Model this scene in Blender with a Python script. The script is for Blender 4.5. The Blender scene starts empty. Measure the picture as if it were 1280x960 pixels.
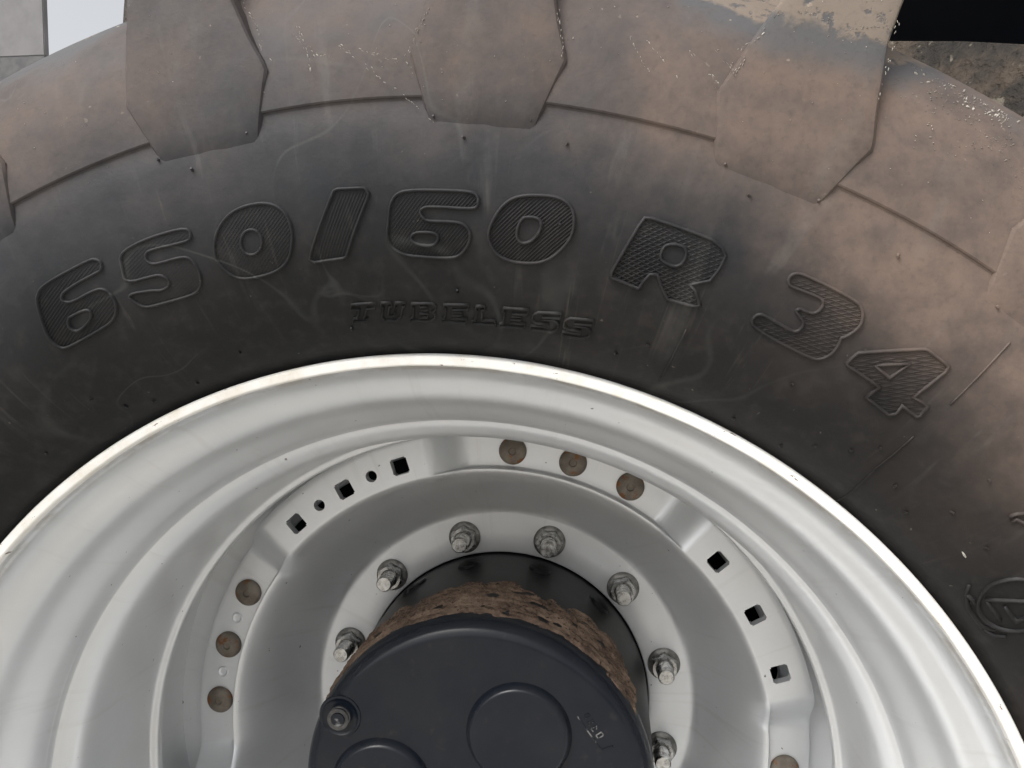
import bpy, bmesh, math, random
from mathutils import Vector, Matrix, noise
R = math.radians
random.seed(7)
sc = bpy.context.scene
C = sc.collection

# ---------------------------------------------------------------- camera
cd = bpy.data.cameras.new('camera')
cam = bpy.data.objects.new('camera', cd); C.objects.link(cam)
cd.sensor_fit = 'HORIZONTAL'; cd.sensor_width = 36.0; cd.lens = 1033.6 / 1280 * 36
cd.clip_start = 0.01; cd.clip_end = 500
cam.matrix_world = (Matrix.Translation((0.12468, -0.5851, 0.47305)) @ Matrix.Rotation(0.10765, 4, 'Z')
                    @ Matrix.Rotation(math.pi / 2 - 0.06392, 4, 'X'))
sc.camera = cam

# ---------------------------------------------------------------- sky, sun, exposure
SUN_EL, SUN_AZ = R(52), R(-38)        # azimuth measured from -Y (behind the camera) towards +X
sd = Vector((math.sin(SUN_AZ) * math.cos(SUN_EL), -math.cos(SUN_AZ) * math.cos(SUN_EL), math.sin(SUN_EL)))
w = bpy.data.worlds.new('World'); sc.world = w; w.use_nodes = True
nt = w.node_tree; nt.nodes.clear()
out = nt.nodes.new('ShaderNodeOutputWorld'); bg = nt.nodes.new('ShaderNodeBackground')
sky = nt.nodes.new('ShaderNodeTexSky'); sky.sky_type = 'NISHITA'; sky.sun_disc = False
sky.sun_elevation = SUN_EL; sky.sun_rotation = math.atan2(sd.x, sd.y)
sky.air_density = 1.0; sky.dust_density = 6.0; sky.ozone_density = 1.0
hs = nt.nodes.new('ShaderNodeHueSaturation'); hs.inputs['Saturation'].default_value = 0.15
nt.links.new(sky.outputs[0], hs.inputs['Color']); nt.links.new(hs.outputs[0], bg.inputs['Color'])
bg.inputs['Strength'].default_value = 0.15
nt.links.new(bg.outputs[0], out.inputs['Surface'])
sl = bpy.data.lights.new('sun', 'SUN'); sl.energy = 1.0; sl.angle = R(28); sl.color = (1.0, 0.96, 0.9)
so = bpy.data.objects.new('sun', sl); C.objects.link(so)
so.rotation_euler = sd.to_track_quat('Z', 'Y').to_euler()
vs = sc.view_settings
vs.view_transform = 'Standard'; vs.look = 'None'; vs.gamma = 1.0; vs.use_curve_mapping = False
vs.exposure = 0.64

# ---------------------------------------------------------------- traced outlines: (degrees from the top, radius in metres)
GLYPHS= [('raised_digit',1,(22,),[[(-22.387,0.5638),(-22.064,0.5611),(-22.265,0.5562),(-22.796,0.5555),(-24.292,0.5552),(-25.64,0.5539),(-26.001,0.5511),(-25.947,0.5482),(-25.436,0.5455),(-23.424,0.5464),(-22.746,0.5439),(-22.505,0.5376),(-22.658,0.5309),(-23.173,0.5256),(-24.053,0.5224),(-27.696,0.5215),(-28.317,0.5238),(-28.566,0.5313),(-28.377,0.5398),(-27.884,0.5527),(-27.565,0.5588),(-27.094,0.5625),(-26.381,0.5642),(-24.276,0.5647),(-22.646,0.5649)],[(-24.888,0.5379),(-24.578,0.535),(-24.921,0.5305),(-26.251,0.5272),(-26.668,0.5299),(-26.701,0.5339),(-26.386,0.5378),(-26.104,0.538)]]),('raised_digit',1,(22,),[[(-15.56,0.5616),(-15.287,0.5591),(-15.389,0.5547),(-15.897,0.5534),(-18.546,0.556),(-18.931,0.5545),(-19.04,0.5507),(-18.819,0.5472),(-18.242,0.546),(-16.698,0.5454),(-16.013,0.5435),(-15.722,0.5366),(-15.795,0.5286),(-16.187,0.5228),(-16.935,0.5199),(-20.163,0.522),(-20.889,0.5237),(-21.343,0.5297),(-21.486,0.5352),(-19.559,0.5314),(-19.016,0.5293),(-18.307,0.5302),(-18.107,0.5338),(-18.425,0.5383),(-18.903,0.5398),(-21.231,0.5417),(-20.904,0.5516),(-20.628,0.5612),(-18.66,0.5633),(-16.56,0.5628)]]),('raised_digit',1,(40,),[[(-14.213,0.5417),(-13.648,0.5531),(-12.43,0.563),(-10.96,0.5661),(-9.416,0.5647),(-8.438,0.5575),(-8.208,0.5442),(-8.829,0.5291),(-9.646,0.523),(-10.822,0.5202),(-12.589,0.5204),(-13.497,0.5239),(-14.142,0.5335)],[(-10.575,0.5411),(-10.737,0.5382),(-10.993,0.536),(-11.304,0.5347),(-11.621,0.5347),(-11.891,0.5359),(-12.074,0.5381),(-12.14,0.5409),(-12.083,0.544),(-11.922,0.5469),(-11.678,0.5492),(-11.382,0.5504),(-11.077,0.5504),(-10.808,0.5493),(-10.615,0.5471),(-10.529,0.5442)]]),('raised_slash',0,(60,),[[(-4.921,0.5659),(-4.665,0.5668),(-2.833,0.566),(-2.596,0.5626),(-2.747,0.5589),(-4.762,0.5243),(-5.019,0.5233),(-7.185,0.5229),(-7.51,0.5252),(-7.332,0.5285)]]),('raised_digit',1,(50,),[[(4.497,0.5625),(4.752,0.559),(4.699,0.5546),(4.311,0.5525),(1.338,0.5534),(0.931,0.5519),(0.762,0.5497),(1.078,0.5452),(1.484,0.5441),(3.453,0.5443),(4.031,0.5417),(4.29,0.5374),(4.225,0.5314),(3.729,0.5244),(2.944,0.5211),(0.165,0.5222),(-0.689,0.5238),(-1.417,0.5285),(-1.63,0.5353),(-1.396,0.5456),(-1.246,0.5545),(-0.798,0.561),(-0.069,0.5634),(2.142,0.5634),(3.867,0.5634)],[(0.277,0.5364),(0.62,0.5374),(1.792,0.5372),(2.069,0.5343),(1.854,0.5302),(1.422,0.5287),(0.486,0.5297),(0.002,0.5334)]]),('raised_digit',1,(48,),[[(5.519,0.5397),(5.793,0.5473),(6.349,0.5566),(7.15,0.5625),(8.361,0.5649),(9.737,0.5658),(10.552,0.5634),(11.04,0.5583),(11.245,0.5483),(11.079,0.5406),(10.364,0.5305),(9.457,0.5244),(8.286,0.5224),(7.084,0.5225),(6.116,0.5261),(5.556,0.5338)],[(7.704,0.5492),(7.922,0.5509),(8.71,0.5516),(9.074,0.5487),(9.006,0.5426),(8.596,0.5369),(8.131,0.5346),(7.709,0.5351),(7.455,0.5386),(7.488,0.5445)]]),('raised_letter',0,(40,-14),[[(15.535,0.5643),(15.969,0.565),(19.969,0.5635),(20.739,0.561),(21.144,0.5573),(21.116,0.5493),(20.851,0.5399),(19.707,0.5338),(20.161,0.5317),(20.875,0.5241),(20.535,0.522),(18.601,0.5208),(18.011,0.5263),(17.384,0.5334),(16.934,0.5321),(16.638,0.5264),(16.522,0.5216),(14.407,0.5242),(14.385,0.5274),(15.309,0.5587)],[(17.439,0.5528),(18.182,0.5546),(18.631,0.5534),(18.831,0.5482),(18.645,0.5425),(18.157,0.5407),(17.413,0.5421),(17.183,0.5446),(17.206,0.5498)]]),('raised_digit',1,(40,4),[[(25.695,0.5643),(26.198,0.5651),(29.073,0.5653),(30.042,0.5644),(30.562,0.5589),(30.715,0.5526),(30.336,0.5436),(30.104,0.5428),(30.265,0.5386),(30.279,0.5314),(29.93,0.5258),(29.383,0.5229),(26.345,0.5224),(24.676,0.5249),(24.483,0.5283),(24.678,0.5325),(25.061,0.5335),(27.247,0.5316),(27.606,0.534),(27.636,0.5391),(27.172,0.5417),(26.692,0.5436),(26.883,0.5463),(27.333,0.546),(27.893,0.5473),(28.072,0.5524),(27.895,0.5564),(27.497,0.5571),(25.91,0.5556),(25.511,0.5558),(25.309,0.5589),(25.393,0.5624)]]),('raised_digit',0,(48,26),[[(31.385,0.531),(31.609,0.5397),(32.964,0.5492),(34.737,0.5622),(34.98,0.5628),(36.523,0.5622),(36.618,0.5586),(36.209,0.536),(37.277,0.5367),(37.422,0.5296),(37.282,0.5277),(36.096,0.528),(36.191,0.5222),(35.859,0.519),(33.903,0.5203),(34.102,0.5295),(31.612,0.5301)],[(32.987,0.5387),(34.596,0.5504),(34.226,0.5369)]])]
WORD= [[[(-5.251,0.4936),(-3.266,0.4933),(-3.485,0.4898),(-4.149,0.4899),(-4.563,0.4839),(-4.3,0.4838),(-4.499,0.481),(-5.606,0.4819),(-5.426,0.4844),(-5.126,0.4842),(-4.733,0.4901),(-5.434,0.4904)]],[[(-2.84,0.4931),(-2.013,0.4929),(-2.116,0.4905),(-2.233,0.4905),(-2.494,0.4851),(-2.365,0.4838),(-2.173,0.4837),(-1.956,0.4849),(-1.686,0.4904),(-1.803,0.4904),(-1.698,0.4928),(-0.871,0.4927),(-0.982,0.4903),(-1.138,0.4903),(-1.477,0.4837),(-1.985,0.4807),(-2.897,0.4811),(-3.065,0.4838),(-2.741,0.4907),(-2.937,0.4907)]],[[(-0.404,0.4921),(1.196,0.4922),(1.514,0.4906),(1.442,0.4878),(1.166,0.4867),(1.41,0.4855),(1.312,0.4824),(0.88,0.4805),(-0.815,0.4805),(-0.724,0.4828),(-0.519,0.4828),(-0.272,0.4898),(-0.474,0.4898)],[(0.251,0.4898),(0.854,0.4898),(0.795,0.4877),(0.189,0.4877)],[(0.115,0.4856),(0.807,0.4856),(0.712,0.4828),(0.014,0.4828)]],[[(2.183,0.4916),(4.173,0.4924),(4.09,0.4889),(2.86,0.4885),(2.82,0.4871),(3.614,0.4872),(3.548,0.485),(2.755,0.485),(2.696,0.4831),(3.924,0.483),(3.825,0.4796),(1.849,0.4802),(1.922,0.4825),(2.12,0.4825),(2.326,0.4894),(2.127,0.4893)]],[[(4.763,0.4917),(5.43,0.4922),(5.45,0.4898),(5.213,0.4897),(5.161,0.483),(6.245,0.4834),(6.35,0.4804),(4.322,0.4799),(4.417,0.4823),(4.639,0.4823),(4.843,0.4895),(4.685,0.4894)]],[[(6.922,0.4924),(8.893,0.4936),(8.832,0.49),(7.603,0.4893),(7.572,0.4877),(8.369,0.4882),(8.32,0.4859),(7.518,0.4855),(7.47,0.4834),(8.718,0.4841),(8.649,0.4807),(6.614,0.4798),(6.681,0.4824),(6.884,0.4824),(7.067,0.49),(6.868,0.4899)]],[[(9.671,0.4928),(11.446,0.4949),(11.411,0.4915),(10.033,0.4901),(10.019,0.4886),(10.966,0.4895),(11.372,0.4878),(11.323,0.4838),(10.913,0.4814),(9.156,0.4807),(9.192,0.4838),(10.57,0.4846),(10.588,0.4861),(9.64,0.4855),(9.229,0.4871),(9.263,0.4908)]],[[(12.193,0.493),(13.986,0.4949),(13.969,0.4916),(12.575,0.4901),(12.569,0.4887),(13.528,0.4896),(13.95,0.4879),(13.928,0.484),(13.527,0.4816),(11.742,0.4804),(11.758,0.4836),(13.156,0.4846),(13.164,0.4862),(12.204,0.4854),(11.775,0.487),(11.789,0.4909)]]]
EMBLEM= [(1,[(53.637,0.5081),(54.013,0.5058),(54.352,0.5028),(54.629,0.4993),(54.822,0.4953),(54.917,0.4911),(54.922,0.4869),(54.858,0.483),(54.68,0.4795),(54.394,0.4764),(54.013,0.4742),(53.572,0.4728),(53.07,0.4725),(52.536,0.4731),(52.01,0.4746),(51.542,0.4771),(51.144,0.4803),(50.838,0.484),(50.637,0.488),(50.601,0.4923),(50.674,0.4965),(50.846,0.5003),(51.107,0.5037),(51.458,0.5065),(51.871,0.5086),(52.315,0.5098),(52.77,0.5101),(53.217,0.5096)]),(0,[(51.648,0.4798),(53.276,0.5064)]),(0,[(51.751,0.4799),(53.684,0.4794)]),(0,[(52.59,0.4858),(54.107,0.4858),(53.345,0.5061)]),(0,[(50.141,0.4778),(50.827,0.473),(52.138,0.4693),(54.059,0.469),(54.441,0.4745)]),(0,[(54.172,0.4696),(55.004,0.4716),(55.142,0.477)]),(0,[(50.834,0.4732),(51.905,0.4745),(51.585,0.4724)]),(0,[(46.5,0.5202),(46.628,0.5243),(47.001,0.5296)]),(0,[(46.944,0.5192),(46.93,0.5224),(47.499,0.5238),(47.358,0.5285)])]
MOULD= [[(20.706,0.5068),(20.537,0.4695)],[(38.308,0.5945),(38.241,0.5451)],[(38.133,0.5181),(38.22,0.4893),(39.047,0.4576)]]
NUBS= [(3.559,0.5966),(9.847,0.5987),(-15.935,0.6093),(-13.948,0.5966),(-9.981,0.6103),(19.164,0.6084),(21.029,0.5961),(24.837,0.6082),(-21.745,0.4544),(-21.212,0.467),(-25.572,0.4681),(-29.448,0.4875),(-27.86,0.4733),(-36.438,0.476),(3.301,0.501),(18.509,0.4894),(16.353,0.4777),(1.687,0.6088),(7.499,0.6107),(29.306,0.5037),(27.48,0.4661),(31.992,0.466),(33.857,0.4776),(35.958,0.4888),(36.486,0.6065),(30.254,0.6004),(42.48,0.4806),(-5.901,0.4776),(40.199,0.4883),(-16.041,0.4766),(43.682,0.5271),(10.258,0.5497),(37.216,0.5004),(44.204,0.4993),(47.81,0.4991)]
CHIP= (47.571, 0.4872)
SCRATCH= [[(1.309,0.6782),(0.673,0.6599),(0.044,0.6464)],[(0.044,0.6464),(0.453,0.6364),(1.062,0.6265)],[(-3.826,0.6573),(-2.087,0.6392),(-0.019,0.6218),(1.668,0.6057)],[(-2.931,0.6548),(-1.632,0.6364),(-1.095,0.6282)],[(-2.712,0.6531),(-1.142,0.646),(-0.233,0.6431)],[(-2.267,0.6508),(-0.005,0.6415)],[(8.042,0.6815),(8.417,0.6685),(8.845,0.6497)],[(12.065,0.6688),(12.9,0.657),(13.745,0.6483)],[(13.015,0.6679),(14.05,0.6597),(15.02,0.65)],[(14.418,0.6752),(15.744,0.6642),(17.644,0.6504)],[(17.671,0.6495),(18.164,0.6693),(18.585,0.6903),(19.107,0.7068)],[(17.582,0.6747),(18.218,0.6817)],[(16.612,0.6716),(18.237,0.6597)],[(25.354,0.6725),(24.833,0.7051),(24.446,0.723)],[(-8.861,0.6923),(-8.27,0.6768),(-8.192,0.6594)],[(-7.951,0.6599),(-7.461,0.6437),(-7.199,0.6382)],[(-7.561,0.6363),(-6.828,0.6254)],[(-6.25,0.6668),(-4.899,0.6497),(-3.418,0.6499)],[(-5.974,0.6713),(-5.609,0.6532),(-5.43,0.6429)],[(-4.689,0.6634),(-3.314,0.6518)],[(19.891,0.7073),(22.218,0.7098),(24.173,0.7167)],[(21.46,0.6967),(23.327,0.7125)],[(17.835,0.695),(18.966,0.7048)]]
SCRATCH2= [[(26.182,0.7149),(28.034,0.7124),(30.327,0.7108),(32.325,0.7138)],[(26.903,0.7083),(29.525,0.6999),(31.963,0.7055)],[(28.244,0.6699),(28.62,0.6859)],[(28.473,0.7124),(31.415,0.7072)],[(28.912,0.7124),(32.369,0.713)]]

# ---------------------------------------------------------------- helpers
def mesh_obj(name, verts, faces, mat, parent=None, smooth=True, sharp=35, recalc=True):
    me = bpy.data.meshes.new(name)
    me.from_pydata([tuple(v) for v in verts], [], faces)
    if recalc:
        b = bmesh.new(); b.from_mesh(me); bmesh.ops.recalc_face_normals(b, faces=b.faces); b.to_mesh(me); b.free()
    o = bpy.data.objects.new(name, me); C.objects.link(o)
    me.materials.append(mat)
    if smooth:
        me.polygons.foreach_set('use_smooth', [True] * len(me.polygons))
        if sharp: me.set_sharp_from_angle(angle=R(sharp))
    if parent: o.parent = parent
    return o
def bm_obj(name, b, mat, parent=None, sharp=35):
    me = bpy.data.meshes.new(name); bmesh.ops.recalc_face_normals(b, faces=b.faces); b.to_mesh(me); b.free()
    o = bpy.data.objects.new(name, me); C.objects.link(o); me.materials.append(mat)
    me.polygons.foreach_set('use_smooth', [True] * len(me.polygons)); me.set_sharp_from_angle(angle=R(sharp))
    if parent: o.parent = parent
    return o
def empty(name, label, cat, loc):
    o = bpy.data.objects.new(name, None); C.objects.link(o); o.location = loc
    o['label'] = label; o['category'] = cat; o.empty_display_size = 0.05
    return o
def at_world(o, root):            # keep world coordinates for a part whose mesh is modelled in them
    o.location = -Vector(root.location)
    return o
def pol(th, r, y):                # th in radians clockwise from the top
    return (r * math.sin(th), y, r * math.cos(th))
def lathe(name, prof, mat, parent=None, n=360, closed=False, sharp=35, a0=0.0, a1=None):
    full = a1 is None
    m = n if full else n + 1
    vs_, fs = [], []
    for i in range(m):
        th = a0 + (2 * math.pi if full else a1 - a0) * i / n
        for r, y in prof: vs_.append(pol(th, r, y))
    k = len(prof)
    for i in range(n):
        j = (i + 1) % m
        for q in range(k - 1 + (1 if closed else 0)):
            q2 = (q + 1) % k
            f = [i * k + q, j * k + q, j * k + q2, i * k + q2]
            a = vs_[f[0]]
            if prof[q][0] < 1e-6: f = [i * k + q, j * k + q2, i * k + q2]
            elif prof[q2][0] < 1e-6: f = [i * k + q, j * k + q, i * k + q2]
            fs.append(f)
    o = mesh_obj(name, vs_, fs, mat, parent, sharp=sharp)
    b = bmesh.new(); b.from_mesh(o.data); bmesh.ops.remove_doubles(b, verts=b.verts, dist=1e-5)
    bmesh.ops.recalc_face_normals(b, faces=b.faces); b.to_mesh(o.data); b.free()
    if sharp: o.data.set_sharp_from_angle(angle=R(sharp))
    return o
def lerp_table(tab, x):
    if x <= tab[0][0]: return tab[0][1]
    for (a, b), (c, d) in zip(tab, tab[1:]):
        if x <= c: return b + (d - b) * (x - a) / (c - a)
    return tab[-1][1]
def sstep(a, b, x):
    t = min(1, max(0, (x - a) / (b - a))); return t * t * (3 - 2 * t)
def spline(pts, sub=6):           # Catmull-Rom through the points
    o = []
    P = [pts[0]] + list(pts) + [pts[-1]]
    for i in range(1, len(P) - 2):
        for s in range(sub):
            t = s / sub
            o.append(tuple(0.5 * (2 * b + (c - a) * t + (2 * a - 5 * b + 4 * c - d) * t * t + (3 * b - a - 3 * c + d) * t ** 3)
                           for a, b, c, d in zip(P[i - 1], P[i], P[i + 1], P[i + 2])))
    o.append(tuple(pts[-1])); return o

# ---------------------------------------------------------------- materials
class NT:
    def __init__(s, name):
        s.m = bpy.data.materials.new(name); s.m.use_nodes = True
        s.t = s.m.node_tree; s.b = s.t.nodes['Principled BSDF']; s.L = s.t.links
        s.pos = s.t.nodes.new('ShaderNodeNewGeometry').outputs['Position']
    def n(s, t, **kw):
        x = s.t.nodes.new(t)
        for k, v in kw.items(): setattr(x, k, v)
        return x
    def put(s, sock, v):
        if isinstance(v, bpy.types.NodeSocket): s.L.new(v, sock)
        else: sock.default_value = v
    def math(s, op, a, b=0.0, c=0.0, clamp=False):
        x = s.n('ShaderNodeMath', operation=op, use_clamp=clamp)
        for i, v in enumerate((a, b, c)): s.put(x.inputs[i], v)
        return x.outputs[0]
    def mp(s, v, a, b, c=0.0, d=1.0, smooth=True):
        x = s.n('ShaderNodeMapRange', interpolation_type='SMOOTHSTEP' if smooth else 'LINEAR')
        s.put(x.inputs['Value'], v)
        for k, q in zip(('From Min', 'From Max', 'To Min', 'To Max'), (a, b, c, d)): x.inputs[k].default_value = q
        return x.outputs['Result']
    def noise(s, scale, detail=4, rough=.55, vec=None, dist=0.0):
        x = s.n('ShaderNodeTexNoise'); s.put(x.inputs['Vector'], vec or s.pos)
        x.inputs['Scale'].default_value = scale; x.inputs['Detail'].default_value = detail
        x.inputs['Roughness'].default_value = rough; x.inputs['Distortion'].default_value = dist
        return x.outputs['Fac']
    def mix(s, f, a, b):
        x = s.n('ShaderNodeMix', data_type='RGBA'); s.put(x.inputs['Factor'], f)
        s.put(x.inputs[6], a if isinstance(a, bpy.types.NodeSocket) else (*a, 1)); s.put(x.inputs[7], b if isinstance(b, bpy.types.NodeSocket) else (*b, 1))
        return x.outputs[2]
    def bump(s, h, strength, dist=.002, prev=None):
        x = s.n('ShaderNodeBump'); s.put(x.inputs['Height'], h); x.inputs['Strength'].default_value = strength; x.inputs['Distance'].default_value = dist
        if prev: s.put(x.inputs['Normal'], prev)
        return x.outputs[0]
    def polar(s):
        x = s.n('ShaderNodeSeparateXYZ'); s.put(x.inputs[0], s.pos)
        X, Y, Zc = x.outputs
        r = s.math('SQRT', s.math('ADD', s.math('MULTIPLY', X, X), s.math('MULTIPLY', Zc, Zc)))
        th = s.math('ARCTAN2', X, Zc)
        return X, Y, Zc, r, th
    def vec(s, a, b, c):
        x = s.n('ShaderNodeCombineXYZ')
        for i, v in enumerate((a, b, c)): s.put(x.inputs[i], v)
        return x.outputs[0]
    def done(s, color, rough, metal=0.0, normal=None, spec=.5):
        s.put(s.b.inputs['Base Color'], color if isinstance(color, bpy.types.NodeSocket) else (*color, 1))
        s.put(s.b.inputs['Roughness'], rough); s.put(s.b.inputs['Metallic'], metal)
        s.b.inputs['Specular IOR Level'].default_value = spec
        if normal: s.put(s.b.inputs['Normal'], normal)
        return s.m

def mat_rubber():
    k = NT('weathered_rubber'); X, Y, Zc, r, th = k.polar()
    n1 = k.noise(5.5, 6, .62); n2 = k.noise(21, 5, .65); n3 = k.noise(90, 4, .6); n4 = k.noise(2.6, 3, .5)
    rr = k.math('ADD', r, k.math('MULTIPLY', k.math('SUBTRACT', n1, .5), .10))
    film_lit = k.math('MULTIPLY', k.mp(rr, .50, .66), k.mp(n2, .2, .8, .55, 1.0))  # grey film, with the paler sky-facing outer sidewall painted in as well
    bias = k.mp(X, -.12, .42)
    rb_ = k.math('ADD', rr, k.math('MULTIPLY', bias, .085))
    d0 = k.math('MULTIPLY', k.mp(rb_, .600, .690), k.math('ADD', .36, k.math('MULTIPLY', bias, .66)))
    patch = k.math('MULTIPLY', k.math('SUBTRACT', n1, .47), 2.1)
    dust = k.math('ADD', d0, k.math('MULTIPLY', patch, k.math('ADD', .12, k.mp(rb_, .54, .68, 0, .55))), clamp=True)
    rag = k.math('ADD', k.math('MULTIPLY', n2, .55), k.math('MULTIPLY', k.noise(11, 7, .72), .45))
    dust = k.math('MULTIPLY', dust, k.mp(rag, .34, .62, .58, 1.0))
    dust = k.math('MULTIPLY', dust, k.mp(k.noise(48, 5, .7), .25, .6, .72, 1.0))
    # the faint brown veil over the right-hand sidewall
    veil = k.math('MULTIPLY', k.math('MULTIPLY', k.mp(X, .15, .5), k.mp(n4, .40, .68)), .22)
    c = k.mix(film_lit, (.0085, .0088, .0095), (.039, .044, .052))
    c = k.mix(veil, c, (.125, .090, .070))
    c = k.mix(dust, c, (.160, .117, .094))
    c = k.mix(k.math('MULTIPLY', k.mp(n3, .45, .75), .25), c, (.045, .041, .038))
    # radial wipe marks on the left
    sv = k.vec(k.math('MULTIPLY', th, 20.0), k.math('MULTIPLY', r, 5.0), 0.0)
    st = k.noise(1.0, 4, .6, vec=sv, dist=.7)
    stm = k.math('MULTIPLY', k.mp(st, .58, .70), k.mp(n2, .35, .65))
    stm = k.math('MULTIPLY', stm, k.mp(r, .47, .52, .04, .20))
    c = k.mix(k.math('MULTIPLY', stm, 1.3, clamp=True), c, (.135, .130, .122))
    fv = k.vec(k.math('MULTIPLY', th, 70.0), k.math('MULTIPLY', r, 9.0), 0.0)
    fm = k.math('MULTIPLY', k.mp(k.noise(1.0, 4, .65, vec=fv, dist=.5), .60, .74), k.mp(n1, .42, .62))
    c = k.mix(k.math('MULTIPLY', fm, .22), c, (.13, .118, .105))
    sn_ = k.noise(3.6, 2, .5, dist=1.2)
    scf = k.math('MULTIPLY', k.math('SUBTRACT', 1.0, k.mp(k.math('ABSOLUTE', k.math('SUBTRACT', sn_, .5)), .0, .010)), k.mp(k.noise(6, 3, .6), .45, .65))
    sn2 = k.noise(6.3, 2, .5, dist=.6)
    sc2 = k.math('MULTIPLY', k.math('SUBTRACT', 1.0, k.mp(k.math('ABSOLUTE', k.math('SUBTRACT', sn2, .52)), .0, .006)), k.mp(k.noise(8, 3, .6), .48, .66))
    c = k.mix(k.math('MULTIPLY', k.math('MAXIMUM', scf, sc2), k.mp(X, .05, .35, .15, .0)), c, (.15, .162, .15))
    # bare bluish rubber and chipped pale mud near the tread
    e = k.math('ADD', k.math('ADD', rr, k.mp(X, -.25, .25, -.045, .0)), k.math('ADD', k.math('MULTIPLY', k.math('SUBTRACT', n4, .5), .16), k.math('MULTIPLY', k.math('SUBTRACT', n2, .5), .035)))
    bare = k.math('MULTIPLY', k.mp(e, .672, .700), k.mp(n1, .38, .50))
    c = k.mix(k.math('MULTIPLY', bare, .85), c, (.080, .083, .088))
    pale = k.math('MULTIPLY', k.mp(e, .706, .7125), k.mp(n3, .36, .46))
    c = k.mix(k.math('MULTIPLY', pale, .46), c, (.275, .212, .155))
    fl = k.math('MULTIPLY', k.mp(k.noise(150, 2, .5), .73, .77), k.mp(rr, .62, .73, 0.0, .7))
    c = k.mix(fl, c, (.30, .25, .20))
    n5 = k.noise(260, 3, .65)
    c = k.mix(k.math('MULTIPLY', k.mp(n5, .50, .74), .16), c, (.022, .021, .020))
    c = k.mix(k.math('MULTIPLY', k.mp(k.noise(190, 2, .5), .745, .79), .30), c, (.20, .18, .155))
    b1 = k.bump(n3, .22, .002); b2 = k.bump(k.noise(520, 3, .6), .10, .0006, b1)
    b3 = k.bump(pale, .35, .0012, b2)
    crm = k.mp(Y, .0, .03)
    c = k.mix(crm, c, k.mix(k.mp(n2, .35, .65), (.020, .018, .016), (.070, .054, .041)))  # crown mud, its colour darkened for the shade under the mudguard
    c = k.mix(k.math('MULTIPLY', crm, k.mp(k.noise(60, 3, .6), .60, .66)), c, (.13, .115, .09))
    b3 = k.bump(k.math('MULTIPLY', crm, k.math('ADD', n2, k.noise(45, 4, .6))), .9, .012, b3)
    ro = k.mp(dust, 0, 1, .55, .85)
    return k.done(c, ro, 0, b3, .22)
def mat_silver():
    k = NT('silver_paint'); n1 = k.noise(7, 5, .6); n2 = k.noise(60, 3, .6); n3 = k.noise(260, 2, .5)
    c = k.mix(k.mp(n1, .3, .7), (.63, .645, .658), (.685, .697, .707))
    dusty = k.math('MULTIPLY', k.mp(k.noise(3.2, 4, .6), .48, .72), .30)
    c = k.mix(dusty, c, (.60, .57, .52))
    c = k.mix(k.math('MULTIPLY', k.mp(k.noise(170, 1, .4), .80, .815), .8), c, (.10, .09, .08))
    X, Y, Zc, r, th = k.polar()
    rim_d = k.math('MULTIPLY', k.mp(r, .4425, .4470), k.mp(k.noise(24, 5, .7), .40, .62))
    c = k.mix(k.math('MULTIPLY', rim_d, .55), c, (.36, .31, .235))
    run = k.noise(1.0, 4, .6, vec=k.vec(k.math('MULTIPLY', th, 30.0), k.math('MULTIPLY', r, 6.0), k.math('MULTIPLY', Y, 6.0)))
    c = k.mix(k.math('MULTIPLY', k.mp(run, .55, .75), .22), c, (.47, .455, .43))
    ro = k.mp(n1, .3, .7, .36, .43)
    return k.done(c, ro, .52, k.bump(n3, .03, .0005, k.bump(n2, .03, .001)), .5)
def mat_white():
    k = NT('worn_white_edge'); n = k.noise(34, 6, .7); X, Y, Zc, r, th = k.polar()
    ch = k.noise(1.0, 5, .7, vec=k.vec(k.math('MULTIPLY', th, 26.0), k.math('MULTIPLY', r, 240.0), 0.0))
    c = k.mix(k.mp(n, .45, .75), (.86, .85, .82), (.74, .69, .60))
    c = k.mix(k.mp(ch, .645, .67), c, (.13, .07, .035))
    return k.done(c, .5, 0, k.bump(ch, .3, .001))
def mat_hub():
    k = NT('navy_black_paint'); n = k.noise(9, 5, .6); n2 = k.noise(75, 4, .6)
    c = k.mix(k.mp(n, .35, .7), (.0055, .0078, .0135), (.0115, .0135, .0175))
    c = k.mix(k.math('MULTIPLY', k.mp(n2, .58, .80), .16), c, (.085, .070, .056))
    pt = k.n('ShaderNodeNewGeometry').outputs['Pointiness']
    c = k.mix(k.math('MULTIPLY', k.mp(pt, .555, .59), k.mp(k.noise(60, 4, .7), .50, .60)), c, (.17, .17, .17))
    return k.done(c, k.mp(n, .3, .7, .17, .27), 0, k.bump(k.noise(300, 3, .6), .05, .0006, k.bump(n2, .06, .001)), .28)
def mat_mud():
    k = NT('dried_mud'); n = k.noise(55, 6, .7); n2 = k.noise(16, 4, .6); X, Y, Zc, r, th = k.polar()
    lay = k.noise(1.0, 5, .7, vec=k.vec(k.math('MULTIPLY', th, 15.0), k.math('MULTIPLY', Y, 130.0), 0.0))
    c = k.mix(k.mp(n, .3, .7), (.080, .055, .041), (.215, .150, .110))
    c = k.mix(k.mp(n2, .5, .7), c, (.25, .18, .132))
    c = k.mix(k.mp(lay, .57, .63), c, (.035, .024, .018))
    return k.done(c, .9, 0, k.bump(lay, .8, .004, k.bump(n, .5, .003)), .2)
def mat_rust():
    k = NT('rusty_bolt_steel'); n = k.noise(55, 5, .65); n2 = k.noise(190, 4, .6)
    c = k.mix(k.mp(n, .35, .65), (.125, .105, .085), (.20, .175, .145))
    c = k.mix(k.mp(k.noise(85, 3, .6), .56, .66), c, (.19, .085, .035))
    return k.done(c, .62, .35, k.bump(n2, .5, .001), .4)
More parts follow.
